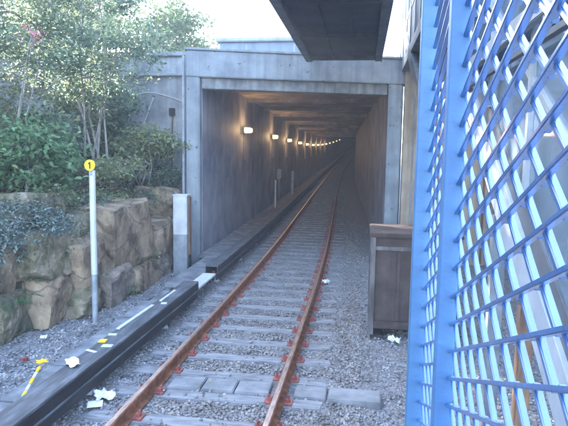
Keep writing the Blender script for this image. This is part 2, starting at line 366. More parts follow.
# ------------------------------------------------------------------ ballast stones (stuff)
def stones(name, n, gen, smin, smax, mat):
    ico = np.array([(0,0,-1),(.72,-.53,-.45),(-.28,-.85,-.45),(-.89,0,-.45),(-.28,.85,-.45),(.72,.53,-.45),(.28,-.85,.45),(-.72,-.53,.45),(-.72,.53,.45),(.28,.85,.45),(.89,0,.45),(0,0,1)])
    fc = np.array([(0,2,1),(0,3,2),(0,4,3),(0,5,4),(0,1,5),(1,2,6),(2,3,7),(3,4,8),(4,5,9),(5,1,10),(1,6,10),(2,7,6),(3,8,7),(4,9,8),(5,10,9),(6,7,11),(7,8,11),(8,9,11),(9,10,11),(10,6,11)])
    P = gen(n); n = len(P); s = rng.uniform(smin, smax, n)[:,None,None]
    V = ico[None]*(1+rng.uniform(-.42,.42,(n,12,1)))*np.array([1,.8,.62])[None,None]*s*rng.uniform(.75,1.25,(n,1,3))
    a = rng.uniform(0, 6.28, n); ca, sa = np.cos(a)[:,None], np.sin(a)[:,None]
    t = rng.uniform(-.6,.6,n); ct, st = np.cos(t)[:,None], np.sin(t)[:,None]
    x, y_, z = V[...,0], V[...,1], V[...,2]; y2 = y_*ct - z*st; z2 = y_*st + z*ct; x3 = x*ca - y2*sa; y3 = x*sa + y2*ca
    V = np.stack([x3,y3,z2],-1) + P[:,None,:]
    F = (fc[None] + (np.arange(n)*12)[:,None,None]).reshape(-1,3)
    me = bpy.data.meshes.new(name); me.vertices.add(n*12); me.vertices.foreach_set('co', V.astype(np.float32).ravel())
    me.loops.add(len(F)*3); me.loops.foreach_set('vertex_index', F.astype(np.int32).ravel())
    me.polygons.add(len(F)); me.polygons.foreach_set('loop_start', np.arange(0, len(F)*3, 3, dtype=np.int32))
    me.update(); me.validate(); me.materials.append(mat)
    return stuff(link(name, me, None))
SLA = np.array(SLP)
def gen_track(xa, xb, ya, yb, keep_sleepers):
    def gen(n):
        u = rng.uniform(0, 1, n); ya_, yb_ = ya, yb
        ys = 1/(1/ya_ + u*(1/yb_-1/ya_)) if ya > 0 else rng.uniform(ya, yb, n)
        xo = rng.uniform(xa, xb, n)
        c = np.interp(ys, _py, _px); rel = xo - c*0
        X = xo + (c+1.585)
        d = X - c
        ok = np.ones(n, bool)
        for s in (-1, 1): ok &= np.abs(d - s*GA) > .085
        dm = np.min(np.abs(ys[:,None] - SLA[None]), 1)
        on = (dm < .128) & (np.abs(d) < 1.27)
        ok &= ~on | (rng.uniform(0,1,n) < .012)
        cr = (np.abs(ys-cy) < .17) & (X > -2.25) & (X < .32); ok &= ~cr
        z = BAL + .012*rng.normal(0,1,n) - .05*np.clip((d-1.25)/.5,0,1) + np.where(on, .03, 0)
        return np.stack([X, ys, z],-1)[ok]
    return gen
stones('ballast_stones', 38000, gen_track(-2.55, .2, 4.2, 30, True), .012, .027, M['stone_rust'])
stones('ballast_shoulder_stones', 30000, gen_track(.0, 4.6, 3.2, 22, True), .012, .028, M['stone_chip'])
stones('trackside_stones', 20000, gen_track(-5.0, -2.45, 4.0, 14, True), .010, .027, M['stone_dark'])

# ------------------------------------------------------------------ tunnel and portal
tn = thing('tunnel', 'rectangular concrete railway tunnel with pale portal frame', 'tunnel', (-1.6, 13.3, 0))
WL, WR, ZC, SK = -2.35, 2.24, 4.36, .31
yt = YS(13.5, 165, .8)
def wall_sec(o0, o1, z0, z1, y, first):
    return [(xc(y)+o, y + (((o-WL)*SK) if first else 0), z + zc(y)) for o, z in ((o0,z0),(o1,z0),(o1,z1),(o0,z1))]
def twall(o0, o1, z0, z1, mat, name, y0=0):
    secs = []
    for i, y in enumerate(yt):
        f = max(0, 1-(y-13.5)/6); secs.append([(xc(y)+o, y + (o-WL)*SK*f, z+zc(y)) for o, z in ((o0,z0),(o1,z0),(o1,z1),(o0,z1))])
    return MB().sweep(secs).build(name, mat, tn)
twall(WL-.4, WL, -.4, ZC+.6, M['tunnel_wall'], 'wall')
twall(WR, WR+.4, -.4, ZC+.6, M['tunnel_wall'], 'wall')
twall(WL-.002, WR+.002, ZC+.16, ZC+.55, M['tunnel_ceil'], 'ceiling')
e = MB(); ye = 165; e.box((xc(ye)-3, ye, zc(ye)-1), (xc(ye)+3, ye+.3, zc(ye)+5.4)); e.build('end_wall', M['black'], tn)  # black wall added to close the tunnel against light leaking in
yb = 16.2
for i in range(22):
    f = max(0, 1-(yb-13.5)/6)
    a = (xc(yb)+WL+.003, yb, ZC+.098+zc(yb)); c_ = (xc(yb)+WR-.003, yb+(WR-WL)*SK*f, ZC+.098+zc(yb))
    MB().bar(a, c_, .22, .12).build('ceiling_beam', M['tunnel_ceil'], tn)
    yb += 3.8
# portal frame: columns, lintel, inner beam
def pf(o, dy, z): return (xc(14)+o, 13.28+(o-WL)*SK+dy, z)
def pbox(o0, o1, d0, d1, z0, z1): return MB().add([pf(o0,d0,z0),pf(o1,d0,z0),pf(o1,d1,z0),pf(o0,d1,z0),pf(o0,d0,z1),pf(o1,d0,z1),pf(o1,d1,z1),pf(o0,d1,z1)],
              [(0,3,2,1),(4,5,6,7),(0,1,5,4),(1,2,6,5),(2,3,7,6),(3,0,4,7)])
pbox(WL-.31, WL+.0, 0, .5, -.4, 4.40).build('column', M['frame_paint'], tn, bevel=.02)
pbox(WR+.01, WR+.37, 0, .5, -.4, 4.40).build('column', M['frame_paint'], tn, bevel=.02)
pbox(WL-.31, WR+.75, -.012, .5, 4.403, 5.03).build('lintel', M['frame_paint'], tn, bevel=.02)
pbox(WL+.01, WR-.01, .14, .5, 4.14, 4.40).build('inner_beam', M['beam_face'], tn, bevel=.015)
pbox(WL-.34, WR+.78, -.05, .55, 5.033, 5.09).build('coping', M['frame_paint'], tn, bevel=.012)
pbox(WL-.395, WL-.345, -.02, .06, -.3, 4.9).build('edge_pipe', M['grey_paint'], tn, bevel=.008)

# faded paint scrawl on the wall just inside the portal
for gi, (gy, gz, gr, tw) in enumerate(((14.6,2.1,.42,7.5),(15.0,1.3,.36,6.0),(14.5,3.0,.3,5.5),(16.2,1.7,.45,6.5),(15.6,2.6,.28,7))):
    b = MB(); K = 40; row = []
    for q in range(K+1):
        u = q/K; a = tw*u+gi; rr_ = gr*(1-.75*u); yy = gy+rr_*math.cos(a)+.35*u; zz = gz+1.5*rr_*math.sin(a)-.3*u
        for e_ in (-1, 1):
            wdt = .018+.012*math.sin(7*u+gi); row.append((xc(yy)+WL+.0035, yy+e_*wdt*math.cos(a), zz+e_*wdt*math.sin(a)))
    b.add(row, [(2*q, 2*q+1, 2*q+3, 2*q+2) for q in range(K)]); b.build('graffiti', M['scrawl'], tn, fix=False)
# lamps along the left wall
def lamp(y, i):
    x = xc(y)+WL; z = 3.34+zc(y)
    O_ = 'second third fourth fifth sixth seventh eighth ninth tenth eleventh twelfth thirteenth'.split()
    L_ = 'nearest and largest lit lamp on the left tunnel wall' if i == 0 else ('farthest lit lamp down the left tunnel wall' if i == 13 else O_[i-1]+' lit lamp from the portal on the left tunnel wall')
    t = thing('tunnel_lamp', L_, 'lamp', (x, y, z), 'lamps along the tunnel wall')
    MB().box((x+.001, y-.13, z-.05), (x+.09, y+.13, z+.075)).build('housing', M['lamp_body'], t, bevel=.012)
    b = MB(); nseg = 8
    secs = []
    for q in range(nseg+1):
        a = -math.pi/2 + math.pi*q/nseg; secs.append((math.cos(a), math.sin(a)))
    rows = []
    for (dx, dyy, s) in ((.09,0,1),(.24,0,.95),(.30,0,.7),(.315,0,.2)):
        rows.append([(x+dx, y+.26*s*math.copysign(abs(math.cos(2*math.pi*j/12))**.6, math.cos(2*math.pi*j/12)), z+.012+.10*s*math.copysign(abs(math.sin(2*math.pi*j/12))**.6, math.sin(2*math.pi*j/12))) for j in range(12)])
    b.sweep(rows); b.build('diffuser', M['lamp'], t, smooth=True)
    MB().tube([(x+.03, y, z-.06), (x+.03, y, z-1.02)], .018, 6).build('conduit', M['lamp_body'], t)
    MB().box((x+.001, y-.09, z-1.22), (x+.10, y+.09, z-1.0)).build('junction_box', M['lamp_body'], t, bevel=.01)
    if i < 9:
        pd = bpy.data.lights.new('lamp_light', 'POINT'); pd.energy = 2.4; pd.color = (1, .62, .28); pd.shadow_soft_size = .08
        po = bpy.data.objects.new('lamp_light', pd); C.objects.link(po); po.location = (.42, 0, .03); po.parent = t
yl = 18.9
LY = [18.9, 26.5, 33.6, 41.5, 49.5, 57.5, 65.5, 73.5, 81.5, 89.5, 97.5, 105.5, 113.5, 121.5]
for i, y in enumerate(LY): lamp(y, i)

# small posts and box at the foot of the left tunnel wall
def inpost(y, h, lab, wid=.05):
    x = xc(y)+WL+.42; MBx = MB().box((x-wid, y-.03, -.1), (x+wid, y+.03, h)).box((x-wid-.03, y-.035, -.16), (x+wid+.03, y+.035, -.08)); o = MBx.build('marker_stake', M['white_paint'], bevel=.006); tag(o, lab, 'stake')
inpost(25.0, 1.35, 'thin white stake at the foot of the left tunnel wall', .035)
inpost(33.5, 1.5, 'farther grey white stake by the left tunnel wall', .07)
x = xc(29.2)+WL; tt = thing('signal_box', 'small pale box fixed low on the left tunnel wall', 'box', (x, 29.2, 1.0))
MB().box((x+.002, 29.0, 1.2), (x+.2, 29.4, 1.75)).build('case', M['grey_paint'], tt, bevel=.02)
MB().box((x+.2, 29.05, 1.25), (x+.21, 29.35, 1.7)).build('door', M['white_paint'], tt, bevel=.004)
MB().tube([(x+.1, 29.2, 1.2), (x+.1, 29.2, -.18)], .025, 6).build('conduit', M['grey_paint'], tt)

# retaining wall left of the portal
rw = thing('retaining_wall', 'tall grey retaining wall with loose cables left of the tunnel portal', 'wall', (-6.5, 14.2, 0))
MB().box((-10.5, 14.2, -.3), (-4.42, 14.6, 5.05)).build('wall_face', M['retain'], rw, bevel=.02)
MB().box((-10.6, 14.12, 5.053), (-4.40, 14.68, 5.17)).build('coping', M['concrete'], rw, bevel=.02)
def cable(pts, r, mat, name='cable'):
    P = []
    for i in range(len(pts)-1):
        p0, p1, p2, p3 = (Vector(pts[max(i-1,0)]), Vector(pts[i]), Vector(pts[i+1]), Vector(pts[min(i+2,len(pts)-1)]))
        for q in range(6):
            t = q/6; P.append(.5*((2*p1)+(-p0+p2)*t+(2*p0-5*p1+4*p2-p3)*t*t+(-p0+3*p1-3*p2+p3)*t**3))
    P.append(Vector(pts[-1])); return MB().tube(P, r, 6).build(name, mat, rw, smooth=True)
W_ = lambda x, z: (x, 14.17, z)
cable([W_(-6.6,4.42), W_(-5.6,4.58), W_(-4.9,4.62), W_(-4.45,4.52)], .012, M['white_paint'])
cable([W_(-6.9,3.2), W_(-6.4,3.85), W_(-5.75,4.12), W_(-5.1,4.02), W_(-4.5,3.8)], .012, M['white_paint'])
cable([W_(-5.5,4.05), W_(-5.75,3.4), W_(-6.0,2.75)], .018, M['white_paint'])
cable([W_(-6.1,2.6), W_(-5.4,2.75), W_(-4.5,2.98)], .016, M['white_paint'])
cable([W_(-5.95,2.6), W_(-5.8,2.2), W_(-5.75,1.6)], .014, M['white_paint'])
cable([W_(-5.0,3.6), W_(-5.02,2.6), W_(-5.05,1.2)], .02, M['wood_brown'], 'pipe')
MB().box((-5.07, 14.08, 3.52), (-4.93, 14.198, 3.72)).build('bracket', M['black'], rw, bevel=.01)
MB().box((-6.3, 14.10, 4.55), (-4.5, 14.198, 4.62)).build('batten', M['grey_paint'], rw, bevel=.008)

# flat roofed box on top of the portal
rb = thing('roof_cabin', 'low pale flat roofed box on top of the tunnel portal', 'cabin', (-2.5, 15.4, 5.0))
MB().box((-3.95, 15.0, 4.9), (.25, 17.5, 5.55)).build('body', M['build_blue'], rb, bevel=.02)
MB().box((-4.05, 14.9, 5.553), (.35, 17.6, 5.66)).build('roof', M['roofing'], rb, bevel=.02)
for x in (-3.2,-1.9,-.6): MB().box((x-.02, 14.985, 5.1), (x+.02, 14.999, 5.5)).build('batten', M['roofing'], rb)

# ------------------------------------------------------------------ overhead walkway along the track
wk = thing('overhead_walkway', 'dark steel walkway seen from below running to the top of the portal', 'walkway', (-.5, 10, 4.8))
X0, X1, WY0, WY1 = -1.42, .37, 5.2, 13.55
MB().box((X0, WY0, 4.78), (X0+.16, WY1, 5.15)).build('side_beam', M['walk_beam'], wk, bevel=.01)
MB().box((X1-.16, WY0, 4.78), (X1, WY1, 5.15)).build('side_beam', M['walk_beam'], wk, bevel=.01)
yy = WY1 - .12
while yy > WY0:
    MB().box((X0+.161, yy-.06, 4.80), (X1-.161, yy+.06, 4.985)).build('cross_beam', M['walk_dark'], wk, bevel=.006)
    y2 = max(WY0, yy-2.5)
    MB().box((X0+.162, y2+.065, 4.88+random.uniform(0,.006)), (X1-.162, yy-.065, 4.95)).build('deck_panel', M['walk_dark'], wk)
    for q in range(2):
        xx = X0+.162+(X1-X0-.324)*(q+1)/3
        MB().box((xx-.02, y2+.07, 4.85), (xx+.02, yy-.07, 4.879)).build('deck_rib', M['walk_dark'], wk)
    yy -= 2.5
MB().box((X0-.03, WY0, 5.153), (X1+.03, WY1, 5.22)).build('deck', M['walk_beam'], wk)
for s, x in ((-1, X0+.04), (1, X1-.04)):
    yy = WY0+.2
    while yy < WY1:
        MB().box((x-.025, yy-.025, 5.22), (x+.025, yy+.025, 6.3)).build('railing_post', M['walk_beam'], wk); yy += 1.9
    MB().box((x-.035, WY0, 6.3), (x+.035, WY1, 6.36)).build('handrail', M['walk_beam'], wk)
    MB().box((x-.012, WY0+.05, 5.3), (x+.012, WY1-.05, 6.2)).build('railing_panel', M['walk_beam'], wk)

MB().box((X0-.02, 5.85, 4.6), (.74, 6.05, 4.777)).build('support_beam', M['walk_beam'], wk, bevel=.01)
MB().box((.57, 5.88, -.3), (.70, 6.02, 4.597)).build('support_column', M['walk_beam'], wk, bevel=.01)
# ------------------------------------------------------------------ station structures to the right of the portal
ww = thing('wing_wall', 'stained beige wall beside the right column of the tunnel portal', 'wall', (1.6, 15.4, 0))
MB().box((1.02, 14.75, -.4), (6.5, 15.1, 4.8)).build('wall_face', M['beige'], ww, bevel=.01)
for x in (1.9, 3.1, 4.4): MB().box((x-.03, 14.735, -.2), (x+.03, 14.749, 4.7)).build('joint_cover', M['wood_brown'], ww)
MB().tube([(1.27, 14.70, .3), (1.27, 14.70, 4.2)], .02, 6).build('pipe', M['grey_paint'], ww)
MB().box((1.36, 14.70, 3.2), (1.52, 14.748, 3.42)).build('vent', M['wood_brown'], ww, bevel=.008)

ga = thing('glazed_gallery', 'raised grey gallery with framed windows above the right of the portal', 'building', (1.5, 11, 5))
GX = .92
MB().box((GX, 9.3, 4.72), (3.6, 17.0, 4.98)).build('floor_slab', M['brace'], ga, bevel=.015)
MB().box((GX-.06, 9.2, 8.0), (3.7, 17.1, 8.25)).build('roof', M['roofing'], ga, bevel=.02)
ygs = np.arange(9.3, 17.01, 1.1)
for i, y in enumerate(ygs):
    MB().box((GX+.0, y-.06, 4.983), (GX+.12, y+.06, 7.998)).build('mullion', M['alu'], ga, bevel=.008)
    if i < len(ygs)-1:
        MB().box((GX+.03, y+.062, 4.985), (GX+.09, y+1.038, 5.75)).build('panel', M['panel'], ga, bevel=.006)
        wf = MB().box((GX+.015, y+.064, 5.753), (GX+.105, y+1.036, 5.83)).box((GX+.015, y+.064, 7.60), (GX+.105, y+1.036, 7.68)).box((GX+.015, y+.064, 5.832), (GX+.105, y+.13, 7.598)).box((GX+.015, y+.97, 5.832), (GX+.105, y+1.036, 7.598)).build('window', M['alu'], ga)
        MB().box((GX+.05, y+.132, 5.834), (GX+.06, y+.968, 7.596)).build('pane', M['glass_dark'], wf)
        MB().box((GX+.03, y+.062, 7.683), (GX+.09, y+1.038, 7.996)).build('panel', M['panel'], ga, bevel=.006)
MB().box((GX+.13, 9.3, 4.985), (3.6, 9.4, 7.99)).build('end_wall', M['panel'], ga)
MB().box((3.5, 9.41, 4.985), (3.6, 17.0, 7.99)).build('back_wall', M['panel'], ga)
# knee brace and column below the gallery
MB().bar((GX+.1, 15.0, 5.95), (GX+.1, 9.3, 3.25), .2, .34).build('brace', M['brace'], ga, bevel=.012)
MB().bar((GX+.1, 9.3, -.3), (GX+.1, 9.3, 4.715), .18, .18, (0,1,0)).build('column', M['brace'], ga, bevel=.012)
MB().bar((3.4, 9.5, -.3), (3.4, 9.5, 4.715), .18, .18, (0,1,0)).build('column', M['brace'], ga, bevel=.012)
MB().bar((3.4, 14.4, -.3), (3.4, 14.4, 4.715), .18, .18, (0,1,0)).build('column', M['brace'], ga, bevel=.012)

# covered stair coming down towards the platform
st = thing('covered_stair', 'glazed covered staircase descending to the platform behind the blue fence', 'stair', (1.8, 5, 1.05))
SX0, SX1, SY0, SY1, SM = 1.02, 2.75, 2.45, 9.28, .60
sz = lambda y: 1.06 + SM*(y-SY0)
for x in (SX0, SX1):
    def qd(x0, x1, za, zb, ya=SY0, yb_=SY1): 
        return MB().add([(x0,ya,sz(ya)+za),(x1,ya,sz(ya)+za),(x1,yb_,sz(yb_)+za),(x0,yb_,sz(yb_)+za),(x0,ya,sz(ya)+zb),(x1,ya,sz(ya)+zb),(x1,yb_,sz(yb_)+zb),(x0,yb_,sz(yb_)+zb)],
              [(0,3,2,1),(4,5,6,7),(0,1,5,4),(1,2,6,5),(2,3,7,6),(3,0,4,7)])
    qd(x-.03, x+.03, .0, .36).build('stringer', M['stair_str'], st, bevel=.008)
    qd(x-.005, x+.045, .363, .56).build('kick_rail', M['stair_dk'], st, bevel=.006)
    qd(x-.02, x+.04, 1.28, 1.34).build('handrail', M['alu'], st, bevel=.006)
    qd(x-.03, x+.05, 2.75, 2.90).build('eaves_rail', M['alu'], st, bevel=.01)
    y = SY0+.05; 
    while y < SY1:
        MB().box((x-.025, y-.03, sz(y)+.55), (x+.045, y+.03, sz(y)+2.78)).build('mullion', M['alu'], st, bevel=.006)
        if y+1.13 < SY1+.2:
            ye_ = min(y+1.13, SY1)
            MB().add([(x+.005,y+.031,sz(y)+.57),(x+.013,y+.031,sz(y)+.57),(x+.013,ye_-.031,sz(ye_)+.57),(x+.005,ye_-.031,sz(ye_)+.57),
                      (x+.005,y+.031,sz(y)+2.745),(x+.013,y+.031,sz(y)+2.745),(x+.013,ye_-.031,sz(ye_)+2.745),(x+.005,ye_-.031,sz(ye_)+2.745)],
              [(0,3,2,1),(4,5,6,7),(0,1,5,4),(1,2,6,5),(2,3,7,6),(3,0,4,7)]).build('pane', M['glass'], st)
        y += 1.13
k = 0; y = SY0+.15
while y < SY1-.1:
    MB().box((SX0+.04, y, sz(y)+.13), (SX1-.04, y+.31, sz(y)+.17)).build('tread', M['stair_dk'], st); y += .28; k += 1
qd(SX0-.1, SX1+.1, 2.905, 2.98).build('roof', M['glass'], st)
for y, m_, wd in ((3.55, 'wood_brown', .085), (4.35, 'brace', .10), (6.4, 'brace', .10)):
    for x in (SX0+.02, SX1-.02):
        MB().bar((x, y, -.35), (x, y, sz(y)-.003-.04), wd, wd, (0,1,0)).build('post', M[m_], st, bevel=.006)
MB().box((SX0-.10, 2.5, 3.36), (SX0-.04, 7.0, 3.47)).build('girder', M['alu'], st, bevel=.006)
MB().box((SX0-.09, 2.5, 3.22), (SX0-.05, 7.0, 3.26)).build('girder', M['stair_dk'], st, bevel=.004)
for q in range(7): MB().bar((SX0-.07, 2.6+q*.62, 3.262), (SX0-.07, 2.6+q*.62, 3.358), .03, .03, (0,1,0)).build('girder_web', M['alu'], st)
# long pale station building further right
sb = thing('station_building', 'pale blue station building seen through the mesh fence', 'building', (8, 15, 0))
MB().box((5.6, 3.2, -.4), (11, 26, 4.4)).build('wall', M['build_blue'], sb, bevel=.02)
MB().box((5.35, 3.0, 4.403), (11.3, 26.3, 4.62)).build('roof', M['roofing'], sb, bevel=.02)
for i in range(9):
    y = 4.0+i*2.3
    f = MB().box((5.56, y, 1.7), (5.598, y+1.7, 1.78)).box((5.56, y, 3.6), (5.598, y+1.7, 3.68)).box((5.56, y, 1.782), (5.598, y+.07, 3.598)).box((5.56, y+1.63, 1.782), (5.598, y+1.7, 3.598)).box((5.56, y+.82, 1.782), (5.598, y+.88, 3.598)).build('window', M['alu'], sb)
    MB().box((5.575, y+.072, 1.784), (5.58, y+.818, 3.596)).build('pane', M['glass_dark'], f)
    MB().box((5.575, y+.882, 1.784), (5.58, y+1.628, 3.596)).build('pane', M['glass_dark'], f)
    MB().box((5.585, y+1.97, -.3), (5.599, y+2.0, 4.38)).build('joint_cover', M['alu'], sb)

MB().box((5.57, 3.25, .0), (5.598, 25.9, .75)).build('plinth', M['stair_dk'], sb)
MB().box((5.54, 3.25, 3.95), (5.598, 25.9, 4.15)).build('fascia', M['stair_dk'], sb, bevel=.006)
MB().box((5.57, 3.25, 1.45), (5.598, 25.9, 1.53)).build('sill_band', M['alu'], sb)
# ------------------------------------------------------------------ rusty steel container by the track
cb = thing('steel_container', 'rusty brown steel container standing on gravel right of the track', 'container', (.7, 8.7, -.2))
a0, a1, b0, b1, c0, c1 = .16, 1.5, 8.32, 9.5, -.17, 1.42
MB().box((a0+.05, b0+.05, c0+.12), (a1-.05, b1-.05, c1-.06)).build('body', M['steel_rust'], cb)
for x0_, x1_ in ((a0, a0+.075), (a1-.075, a1)):
    for y0_, y1_ in ((b0, b0+.075), (b1-.075, b1)):
        MB().box((x0_, y0_, c0+.02), (x1_, y1_, c1-.063)).build('corner_post', M['steel_edge'], cb, bevel=.006)
MB().box((a0-.01, b0-.012, c1-.06), (a1+.01, b1+.01, c1)).build('rim', M['steel_rust'], cb, bevel=.01)
MB().box((a0+.077, b0+.012, c1-.26), (a1-.077, b0+.049, c1-.2)).build('cross_rail', M['steel_edge'], cb, bevel=.006)
MB().box((a0+.077, b0+.005, c0+.12), (a1-.077, b0+.049, c0+.24)).build('cross_rail', M['steel_rust'], cb, bevel=.006)
MB().box((a0+.005, b0+.077, c0+.12), (a0+.049, b1-.077, c0+.24)).build('cross_rail', M['steel_edge'], cb, bevel=.006)
MB().box((a0+.4, b0+.02, c0+.26), (a0+.45, b0+.049, c1-.28)).build('stiffener', M['steel_rust'], cb)
MB().box((a0+.85, b0+.02, c0+.26), (a0+.9, b0+.049, c1-.28)).build('stiffener', M['steel_rust'], cb)
for x in (a0+.03, a1-.23):
    MB().box((x, b0+.02, c0-.06), (x+.2, b1-.02, c0+.018)).build('skid', M['cover_side'], cb)

# ------------------------------------------------------------------ third rail with cover boards
def secrow(o, z, y): return (xc(y)+o, y, z+zc(y))
def run(ya, yb, pts, name, mat, parent, bevel=0, step=1.0):
    ys = YS(ya, yb, step); return MB().sweep([[secrow(o, z, y) for o, z in pts] for y in ys]).build(name, mat, parent, bevel=bevel)
def rect(o0, o1, z0, z1): return [(o0,z0),(o1,z0),(o1,z1),(o0,z1)]
def third(name, lab, ya, yb):
    t = thing(name, lab, 'third rail', (xc(ya)-1.43, ya, -.15))
    yq = ya; 
    while yq < yb-.01:
        ln = min(3.6 if yq < 20 else 9, yb-yq); run(yq+.004, yq+ln-.004, rect(-1.57, -1.30, .222, .252), 'top_board', M['cover_top'], t, bevel=.004); yq += ln
    run(ya, yb, rect(-1.325, -1.303, .10, .2215), 'side_board', M['cover_side'], t)
    run(ya, yb, rect(-1.335, -1.283, .085, .099), 'side_lip', M['cover_top'], t)
    run(ya, yb, rect(-1.345, -1.318, -.055, .0845), 'side_board', M['cover_side'], t)
    run(ya, yb, rect(-1.565, -1.543, -.02, .2215), 'side_board', M['cover_side'], t)
    run(ya+.15, yb-.1, [(-1.46,-.03),(-1.40,-.03),(-1.40,-.01),(-1.42,.0),(-1.42,.06),(-1.395,.07),(-1.395,.1),(-1.465,.1),(-1.465,.07),(-1.44,.06),(-1.44,0),(-1.46,-.01)], 'power_rail', M['rail_side'], t)
    yq = ya+.4
    while yq < min(yb, 40):
        b = MB().tube([(xc(yq)-1.43, yq, -.17), (xc(yq)-1.43, yq, -.13), (xc(yq)-1.43, yq, -.1), (xc(yq)-1.43, yq, -.032)], [.07,.05,.06,.04], 8)
        b.build('insulator', M['white_paint'], t)
        MB().box((xc(yq)-1.60, yq-.04, -.2), (xc(yq)-1.566, yq+.04, .21)).build('bracket', M['cover_side'], t); yq += 2.4
    return t
third('third_rail', 'boxed third rail with dark cover boards in the left foreground', 2.9, 9.55)
third('third_rail', 'boxed third rail with grey cover boards running through the tunnel', 10.95, 120)
o = run(9.62, 10.9, rect(-1.60, -1.33, .06, .10), 'ramp_board', M['white_paint'], None, bevel=.004)
o.data.materials[0] = material('ramp_paint', (.46,.48,.50), (.62,.64,.65), 4, .6, .2, 40); tag(o, 'bare pale plank between the two boxed third rail sections', 'plank')
# cable trough of separate lids
ct = thing('cable_trough', 'line of grey concrete cable trough lids along the track and tunnel wall', 'cable trough', (-3.6, 5, -.1))
y = 3.0; k = 0
while y < 75:
    ln = .98 if y < 24 else 3.0
    dz = random.uniform(-.012,.012); o0 = -2.06 if y < 12.6 else -2.28; o1 = (-1.66 if y < 6 else -1.60) if y < 12.6 else -1.66
    zt = .03+dz if y < 9.3 else (.09+dz)
    if 8.2 < y < 9.2: zt -= .05
    ys = [y+.008, y+ln*.5, y+ln-.008]; dx = random.uniform(-.012,.012)
    MB().sweep([[secrow(o+dx, z, q) for o, z in rect(o0, o1, zt-.07, zt)] for q in ys]).build('lid', M['trough'], ct, bevel=.008)
    y += ln
run(3.0, 75, rect(-2.02, -1.66, -.3, -.06), 'trough_body', M['trough'], ct)

# white battens, yellow patch and rubbish on the boards
def flat(name, mat, lab, cat, x0, x1, y0, y1, z, h=.015, rot=0, bevel=.003):
    cx, cy_ = (x0+x1)/2, (y0+y1)/2
    b = MB().box((x0-cx, y0-cy_, 0), (x1-cx, y1-cy_, h)); o = b.build(name, mat, None, bevel=bevel)
    o.location = (cx, cy_, z); o.rotation_euler = (0, 0, rot); tag(o, lab, cat); return o
flat('batten', M['white_paint'], 'long white strip lying on the cover board', 'strip', -3.135, -3.085, 6.68, 7.85, .2535, .02, -.02)
flat('batten', M['white_paint'], 'short white strip farther along the cover board toward the tunnel', 'strip', -3.09, -3.05, 8.10, 8.78, .2535, .02, 0)
flat('strip', M['white_paint'], 'white chip beside the near end of the long white strip', 'strip', -3.15, -3.04, 6.44, 6.50, .2535, .012, .15)
flat('strip', M['white_paint'], 'white chip across the cover board right of the yellow plate', 'strip', -3.04, -2.91, 6.03, 6.11, .2535, .012, .1)
flat('strip', M['white_paint'], 'thin white sliver near the crumpled paper', 'strip', -3.15, -3.0, 5.85, 5.89, .2535, .012, -.35)
flat('strip', M['white_paint'], 'white chip on the cover board where the two white strips meet', 'strip', -3.02, -2.93, 7.95, 8.03, .2535, .012, .2)
flat('patch', M['yellow'], 'small yellow plate on the cover board', 'plate', -3.153, -3.06, 6.17, 6.28, .2535, .012, .1)
def crumple(name, lab, loc, size, mat, seed, flatz=.35):
    rr = random.Random(seed); bm = bmesh.new(); bmesh.ops.create_grid(bm, x_segments=6, y_segments=6, size=.5)
    for v in bm.verts:
        v.co.x *= size[0]*rr.uniform(.8,1.2); v.co.y *= size[1]*rr.uniform(.8,1.2); v.co.z = rr.uniform(0, 1)*size[0]*flatz
    bmesh.ops.solidify(bm, geom=bm.faces[:], thickness=.004)
    me = bpy.data.meshes.new(name); bm.to_mesh(me); bm.free(); o = link(name, me, mat); o.location = loc; o.rotation_euler = (0, 0, rr.uniform(0, 3))
    return tag(o, lab, 'litter')
crumple('paper_scrap', 'crumpled white paper on top of the cover board', (-3.10, 5.48, .262), (.12, .24), M['paper'], 3, .3)
crumple('paper_scrap', 'crumpled white paper on the ballast between third rail and left rail', (-2.76, 5.55, -.14), (.2, .2), M['paper'], 5, .4)
crumple('paper_scrap', 'white scrap lying right of the right rail at mid distance', (-.70, 11.5, -.15), (.17, .15), M['paper'], 8, .6)
crumple('paper_scrap', 'white wrapper at the lower edge of the steel container', (.55, 8.2, -.20), (.17, .1), M['paper'], 11, .5)
crumple('rubbish', 'dark reddish rubbish on the gravel left of the yellow star', (-4.25, 6.35, -.14), (.09, .09), M['clip'], 13, .9)
crumple('paper_scrap', 'small white scrap on the gravel at the foot of the rocks', (-4.5, 7.2, -.13), (.07, .07), M['paper'], 17, .8)
flat('paper_sheet', M['paper'], 'flat grey white sheet beside the crumpled paper on the ballast', 'litter', -2.86, -2.70, 5.28, 5.44, -.128, .006, .4)
# yellow and white banded tag with star shaped end
yf = thing('banded_tag', 'yellow and white banded tag with a star shaped yellow end', 'tag', (-3.5, 5.4, .06))
for i in range(5):
    p0 = Vector((-3.38-.045*i, 5.0+.135*i, .068+.010*i)); p1 = p0+Vector((-.036, .11, .008))
    MB().bar(p0, p1, .035, .018).build('band', M['yellow'] if i % 2 == 0 else M['white_paint'], yf, bevel=.003)
for i in range(6):
    a = i*math.pi/3; c_ = Vector((-3.62, 5.74, .135))
    d = Vector((math.cos(a), math.sin(a), .15)); s_ = d.cross(Vector((0,0,1))).normalized()
    MB().add([c_+Vector((0,0,-.004)), c_+d*.04+s_*.022, c_+d*.08, c_+d*.04-s_*.022, c_+Vector((0,0,.012)), c_+d*.04+s_*.022+Vector((0,0,.012)), c_+d*.08+Vector((0,0,.008)), c_+d*.04-s_*.022+Vector((0,0,.012))],
        [(0,3,2,1),(4,5,6,7),(0,1,5,4),(1,2,6,5),(2,3,7,6),(3,0,4,7)]).build('petal', M['yellow'], yf)

